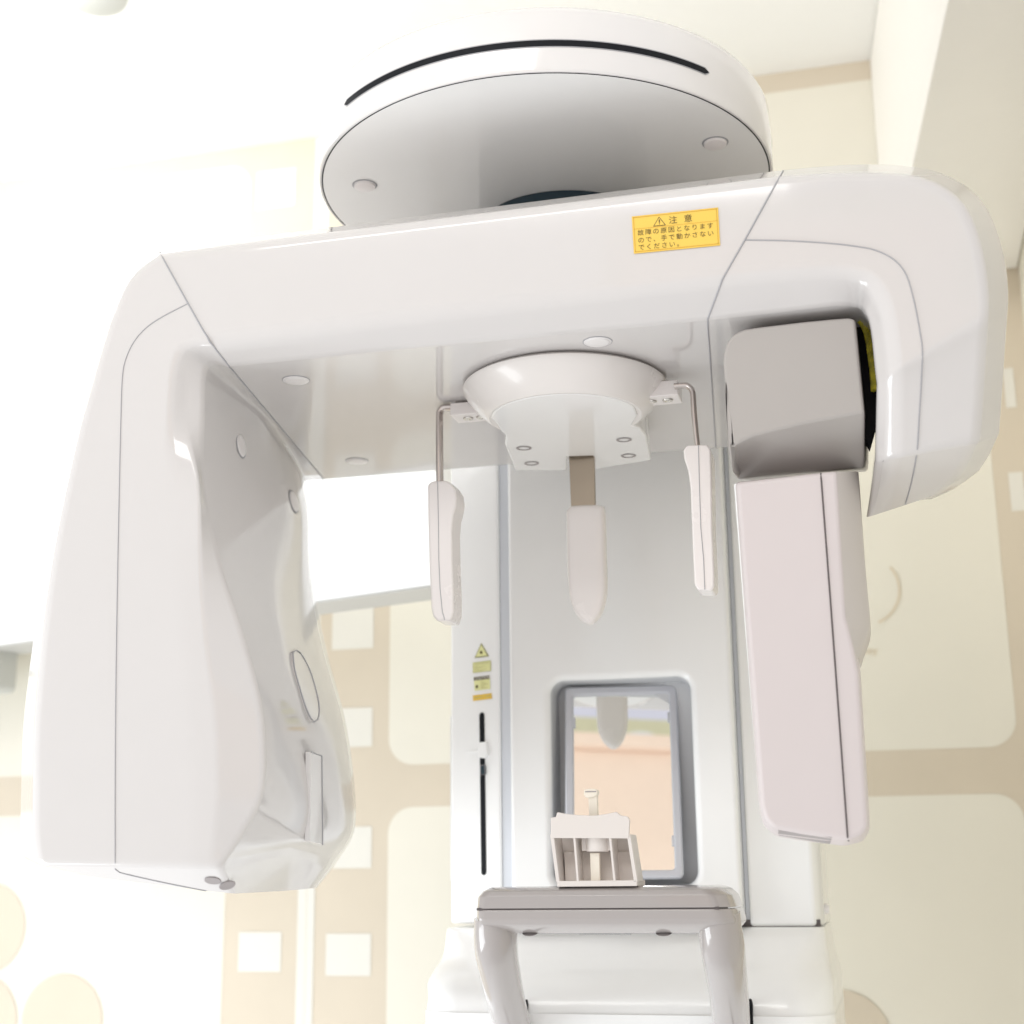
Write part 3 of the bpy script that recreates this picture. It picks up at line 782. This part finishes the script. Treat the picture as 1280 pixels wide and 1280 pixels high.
handle([(899, 1140, .01), (900, 1160, .012), (903, 1180, .02), (906, 1205, .05), (911, 1245, .11), (915, 1290, .19), (916, 1310, .24)], [.0205, .021, .0215, .021, .02, .0195, .019], [.028, .028, .026, .024, .022, .02, .02])

# ---- chin rest block
yR = -.018
cr = bmesh.new()
top = [(688.5, 1047.5), (688.5, 1022), (695, 1021), (696, 1015.8), (697.5, 1015.2), (706, 1017), (723, 1018.8), (742, 1019.4), (757, 1017.6), (770, 1014.8), (775.5, 1019), (784, 1020.5), (787, 1024.5), (786, 1048)]
prism_bm([py_(x, y, yR) for x, y in top], (0, .0045, 0), cr)
chin = obj('chin_rest', cr, M['chin'], mach, bevel=.001)
p_lo = py_(741, 1100.7, yR); zbt = py_(741, 1106.8, yR).z; zpl = p_lo.z; ztop = py_(741, 1047, yR).z
zroof = py_(741, 1030, yR).z
def P2(x, y, Y=yR): return py_(x, y, Y)
# roof, walls, ribs, floor plate
xl, xr = P2(690, 1048).x, P2(785, 1048).x
obj('rest_roof', box_bm(xl + .002, xr - .005, yR + .0045, yR + .034, zroof - .003, zroof), M['chin'], chin, bevel=.0005)
xpl, xpr = P2(696, 1104).x, P2(796, 1104).x
obj('rest_plate', box_bm(xpl, xpr, yR + .001, yR + .05, zbt - .001, zpl), M['chin'], chin, bevel=.0006)
for a, b, w in (((689.5, 1048), (697, 1101), .0035), ((785.5, 1048), (794.5, 1101), .0035), ((717.3, 1048), (722, 1101), .0022), ((762, 1048), (768, 1101), .0022)):
    p, q = P2(*a), P2(*b); nm = 'side_wall' if w > .003 else 'rib'
    d = .035
    obj(nm, prism_bm([p + V((-w / 2, .001, .004)), p + V((w / 2, .001, .004)), q + V((w / 2, .001, -.001)), q + V((-w / 2, .001, -.001))], (0, d, 0)), M['chin'], chin, bevel=.0004)
obj('rest_back', prism_bm([P2(697, 1064) + V((0, .030, 0)), P2(787, 1064) + V((0, .030, 0)), P2(793, 1101) + V((0, .024, 0)), P2(700, 1101) + V((0, .024, 0))], (0, .004, 0)), M['chin'], chin, bevel=.0004)
obj('rest_rear', prism_bm([P2(690, 1049) + V((.002, .034, .002)), P2(785, 1049) + V((-.001, .034, .002)), P2(794, 1101) + V((-.001, .034, 0)), P2(697, 1101) + V((.002, .034, 0))], (0, .003, 0)), M['chin'], chin, smooth=False)
cc = P2(743, 1056); zh0 = P2(743, 1064.5).z
obj('stick_holder', lathe_bm([(0, zh0), (.0105, zh0), (.0115, zh0 + .001), (.0115, ztop + .006), (0, ztop + .006)], V((cc.x, yR + .016, 0)), segs=40), M['chin'], chin, angle=50)
obj('holder_wing', box_bm(P2(724, 1060).x, P2(763, 1060).x, yR + .012, yR + .016, zh0 + .001, ztop + .006), M['chin'], chin, bevel=.0004)
# bite stick: shaft through the holder, hooked plate on top
bt = bmesh.new()
ys = yR + .010
bt2 = bmesh.new()
prism_bm([py_(x, y, ys) for x, y in ((737.2, 1066), (749.0, 1066), (750, 1102), (749.6, 1108), (738.6, 1108))], (0, .006, 0), bt2)
obj('stick_shaft', bt2, M['cream'], chin, bevel=.0008)
ys2 = yR + .014
prism_bm([py_(x, y, ys2) for x, y in ((735.2, 994), (746.3, 994), (747.2, 1024), (736.2, 1024))], (0, .006, 0), bt)
hd = catmull([py_(x, y, ys2 - .002) for x, y in ((730, 987), (738, 985.8), (746, 987), (746, 994), (738, 997), (732.5, 997), (729.8, 993))], 2)
prism_bm(hd, (0, .010, 0), bt)
bs = obj('bite_stick', bt, M['cream'], mach, bevel=.0008)
obj('bite_groove', prism_bm([py_(x, y, ys2 - .0024) for x, y in ((731.5, 989), (745.2, 988.8), (745.2, 990), (731.5, 990.4))], (0, .0004, 0)), M['vent'], bs, smooth=False)

# ------------------------------------------------------------------ SETTING
YW = 1.0
def wp(x, y): return py_(x, y, YW)
xw0, xw1 = -2.6, .60
zc = 2.622
def sheet(bm, pts, mi, Y): 
    f = bm.faces.new([bm.verts.new(V((x, Y, z))) for x, z in pts]); f.material_index = mi
wall = bmesh.new()
sheet(wall, [(xw0, .2), (xw1, .2), (xw1, zc), (xw0, zc)], 0, YW)
def rr_sheet(x0, x1, z0, z1, r, mi, lift, n=8): sheet(wall, rrect(x0, x1, z0, z1, r, n), mi, YW - lift)
e1, e2 = wp(296, 720).x, wp(486.5, 900).x
zb_top = wp(540, 955).z; zb_bot = wp(540, 1008).z; zp1 = (wp(0, 244).z + wp(1040, 110.6).z) / 2
e3 = wp(1256, 750).x
rr_sheet(xw0 + .1, e1, zb_top, zp1, .045, 1, .0006); rr_sheet(e2, e3, zb_top, zp1, .045, 1, .0006)
rr_sheet(xw0 + .1, e1, .5, zb_bot, .045, 1, .0006); rr_sheet(e2, e3, .5, zb_bot, .045, 1, .0006)
# white joint strip between two lengths of wallpaper
sx0, sx1 = wp(372, 1150).x, wp(393, 1150).x
sheet(wall, [(sx0, .4), (sx1, .4), (sx1, zc - .002), (sx0, zc - .002)], 2, YW - .0010)
xm = (sx0 + sx1) / 2
sheet(wall, [(xm - .001, .4), (xm + .001, .4), (xm + .001, zc - .002), (xm - .001, zc - .002)], 1, YW - .0015)
# columns of white squares
def sq(x0, y0, x1, y1):
    a, b = wp(x0, y0), wp(x1, y1); sheet(wall, [(a.x, b.z), (b.x, b.z), (b.x, a.z), (a.x, a.z)], 2, YW - .0010)
S1 = [(416, 762, 467, 810), (413.5, 886, 465.5, 933), (409.5, 1034, 464.5, 1085), (408, 1167, 463.5, 1220)]
for s in S1: sq(*s)
sq(322, 216, 369, 257); sq(299, 1165, 351, 1215)
wL = wp(299, 1190).x; wR = wp(351, 1190).x
for s in S1[:3]:
    a, b = wp(s[0], s[1]), wp(s[2], s[3]); sheet(wall, [(wL, b.z), (wR, b.z), (wR, a.z), (wL, a.z)], 2, YW - .0010)
for a in ((1253, 461, 1271, 509), (1260, 591, 1283, 638)): sq(*a)
# flower circles low on the paper
def circ(cx, cy, rpx, mi=0, lift=.0024):
    c = wp(cx, cy); r = rpx / FPX * (c - CAM).dot(CF)
    sheet(wall, [(c.x + r * math.cos(2 * math.pi * k / 48), c.z + r * math.sin(2 * math.pi * k / 48)) for k in range(48)], mi, YW - lift)
circ(-17, 1160, 55); circ(78, 1276, 56, 0, .0026); circ(-28, 1276, 56, 0, .0028)
circ(1052, 1302, 62)
# faint crest: ring and lettering, mostly behind the sensor
c = wp(1078, 738); k_ = (c - CAM).dot(CF) / FPX
arc = [(c.x + k_ * r * math.cos(a), c.z + k_ * r * math.sin(a)) for r, rng_ in ((46, range(0, 17)), (43.5, range(16, -1, -1))) for a in [math.radians(-68 + i * 6.6) for i in rng_]]
sheet(wall, arc, 3, YW - .0024)
tp = wp(1078.5, 818)
text_faces(wall, 'ney', V((tp.x, YW - .0024, tp.z)), V((1, 0, 0)), V((0, 0, 1)), .017, 3)
label(obj('wall', wall, [M['wall'], M['wallp'], M['wallw'], M['walls']], smooth=False, recalc=False), 'beige wallpaper wall with cream rounded panels and columns of white squares', kind='structure')
rw = bmesh.new()
rw.faces.new([rw.verts.new(p) for p in ((.60, YW, .2), (.60, -.25, .2), (.60, -.25, zc), (.60, YW, zc))])
label(obj('side_wall', rw, M['wallp'], smooth=False), 'cream side wall at the right edge', kind='structure')
label(obj('ceiling', box_bm(-2.6, .60, -1.7, YW, zc, zc + .03), M['ceil'], smooth=False), 'white ceiling above the machine', kind='structure')
# boxed-in duct running along the right-hand wall
zsf = 2.19
sA, sB = V((.383, YW - .003, zsf)), V((.458, .12, zsf)); sC = V((.4586, -.25, zsf))
dct = bmesh.new()
prism_bm([sA, sB, sC, V((.598, -.25, zsf)), V((.598, YW - .003, zsf))], (0, 0, zc - zsf - .004), dct)
label(obj('soffit', dct, M['soff'], smooth=True, bevel=.003, wn=False), 'cream boxed-in soffit along the right wall', kind='structure')
# round fitting on the ceiling, top left
cf = pz_(118, 4, zc - .05)
fit = obj('ceiling_fitting', lathe_bm([(0, zc - .05), (.035, zc - .049), (.05, zc - .042), (.053, zc - .03), (.055, zc - .001), (0, zc - .001)], V((cf.x, cf.y, 0)), segs=48), M['ac'], angle=50)
label(fit, 'small round white fitting on the ceiling in the top left corner', 'ceiling fitting')
# white cabinet turned a little towards the camera, behind the arm on the left
zk = 1.60
cab_e = bpy.data.objects.new('wall_cabinet', None); COL.objects.link(cab_e); cab_e.location = (-.7, .65, zk)
label(cab_e, 'long white wall cabinet with shaded underside coloured pale grey hanging behind the arm on the left', 'cabinet')
bpy.context.view_layer.update()
k0, k1 = pz_(-150, 827, zk), pz_(545, 730.6, zk); dn = V((.313, .95, 0)).normalized() * .082
obj('cabinet_body', prism_bm([k0, k1, k1 + dn, k0 + dn], (0, 0, .42)), M['cab'], cab_e, bevel=.002)
obj('underside_shade', prism_bm([k0 + V((0, 0, -.001)) + dn * .01, k1 + V((0, 0, -.001)) + dn * .01, k1 + dn + V((0, 0, -.001)), k0 + dn + V((0, 0, -.001))], (0, 0, -.002)), M['long_strip'], cab_e, smooth=False)  # thin grey strip painting the shade on the cabinet's underside
for t in (.3, .8):
    p = k0.lerp(k1, t) + dn
    obj('wall_bracket', box_bm(p.x - .02, p.x + .02, p.y - .005, YW - .004, zk + .30, zk + .34), M['cab'], cab_e, bevel=.002)
# small grey-white box under the cabinet at the left edge
q = pp_(22, 840, k0 + dn * .9, dn.normalized())
d_al = (k1 - k0).normalized()
bxo = obj('junction_box', prism_bm([q + d_al * .0 + V((0, 0, .036)), q + V((0, 0, -.030)), q - d_al * .006 + V((0, 0, -.038)), q - d_al * .2 + V((0, 0, -.038)), q - d_al * .2 + V((0, 0, .036))], -dn * .7), M['ac'], bevel=.004)
label(bxo, 'small grey white box fixed under the cabinet at the left edge', 'box')

# room behind the camera, seen only in the mirror
YK = -1.75
def rz(y): return refl_at(770, y, YK).z
rx0, rx1 = refl_at(690, 960, YK).x, refl_at(870, 960, YK).x
rx0, rx1 = min(rx0, rx1) - .15, max(rx0, rx1) + .15
pk_top = rz(922); lipz = rz(939)
pk = bpy.data.objects.new('peach_cabinet', None); COL.objects.link(pk); pk.location = ((rx0 + rx1) / 2, YK - .2, 0)
label(pk, 'peach coloured low cabinet with a projecting top, reflected in the column mirror', 'cabinet')
bpy.context.view_layer.update()
obj('cabinet_front', box_bm(rx0 + .02, rx1 - .02, YK - .40, YK, min(lipz, pk_top) - 1.1, lipz), M['peach'], pk, bevel=.003)
obj('cabinet_top', box_bm(rx0, rx1, YK - .42, YK + .03, lipz + .0008, pk_top), M['peach'], pk, bevel=.006)
zo, zl = refl_at(770, 898, YK - .45).z, refl_at(770, 880, YK - .45).z
bw_ = bmesh.new()
for a, b, mi in ((pk_top - .6, zo, 0), (zo, zl, 1), (zl, zl + .9, 2)):
    f = bw_.faces.new([bw_.verts.new(V((x, YK - .45, z))) for x, z in ((rx0 - .1, a), (rx1 + .1, a), (rx1 + .1, b), (rx0 - .1, b))]); f.material_index = mi
label(obj('rear_wall', bw_, [M['olive'], M['lav'], M['paper']], smooth=False), 'striped olive, lavender and white wall seen in the mirror', kind='structure')
hp = refl_at(806, 917, YK)
tw = bmesh.new()
bmesh.ops.create_icosphere(tw, subdivisions=3, radius=1.)
rng = random.Random(2)
for v in tw.verts:
    v.co *= 1 + .12 * math.sin(3 * v.co.x + 1) * math.cos(4 * v.co.y)
    v.co = V((v.co.x * .075, v.co.y * .06, max(v.co.z, -.6) * .048))
    v.co += V((hp.x, YK - .12, pk_top + .03))
label(obj('folded_towel', tw, M['paper']), 'crumpled white towel on the peach cabinet, reflected in the mirror', 'towel')

# ------------------------------------------------------------------ light
w = bpy.data.worlds.new('World'); scn.world = w; w.use_nodes = True
bgn = w.node_tree.nodes['Background']; bgn.inputs['Strength'].default_value = 1.
nt = w.node_tree
tc = nt.nodes.new('ShaderNodeTexCoord'); sp = nt.nodes.new('ShaderNodeSeparateXYZ'); rp = nt.nodes.new('ShaderNodeValToRGB'); mr = nt.nodes.new('ShaderNodeMapRange')
mr.inputs['From Min'].default_value = -.6; mr.inputs['From Max'].default_value = .4
nt.links.new(tc.outputs['Generated'], sp.inputs[0]); nt.links.new(sp.outputs['Z'], mr.inputs['Value']); nt.links.new(mr.outputs['Result'], rp.inputs['Fac'])
rp.color_ramp.elements[0].color = (.96, .955, .95, 1); rp.color_ramp.elements[1].color = (.86, .86, .86, 1)
nt.links.new(rp.outputs['Color'], bgn.inputs['Color'])
def area(name, loc, target, sx, sy, power, col=(1, 1, 1)):
    l = bpy.data.lights.new(name, 'AREA'); l.shape = 'RECTANGLE'; l.size = sx; l.size_y = sy; l.energy = power; l.color = col
    o = bpy.data.objects.new(name, l); COL.objects.link(o); o.location = loc
    o.rotation_euler = (V(target) - V(loc)).to_track_quat('-Z', 'Y').to_euler(); return o
area('column_fill', (-1.45, -.40, .55), (.05, .3, 1.45), 1.1, .9, 17, (.91, .965, 1.))  # unseen fill lamp added low on the left to brighten the column
area('ceiling_light', (-.25, -1.25, zc - .02), (-.05, .3, 1.1), 1.0, .5, 10, (1., .99, .975))
area('ceiling_light', (-1.15, .35, zc - .02), (-1.0, 1.0, 1.9), .9, .5, 15)

# ------------------------------------------------------------------ camera
cd = bpy.data.cameras.new('camera'); cam = bpy.data.objects.new('camera', cd); COL.objects.link(cam)
cd.sensor_width = 36; cd.sensor_fit = 'HORIZONTAL'; cd.lens = 36 * FPX / 1280; cd.clip_start = .05; cd.clip_end = 100
Mx = Matrix((CR, CU, -CF)).transposed().to_4x4(); Mx.translation = CAM; cam.matrix_world = Mx
cd.dof.use_dof = True; cd.dof.focus_distance = 1.42; cd.dof.aperture_fstop = 5.2
scn.camera = cam
scn.view_settings.view_transform = 'Standard'; scn.view_settings.look = 'None'; scn.view_settings.exposure = .10; scn.view_settings.gamma = 1
scn.view_settings.use_curve_mapping = False
scn.cycles.use_denoising = True
scn.cycles.max_bounces = 12; scn.cycles.diffuse_bounces = 8; scn.cycles.glossy_bounces = 5
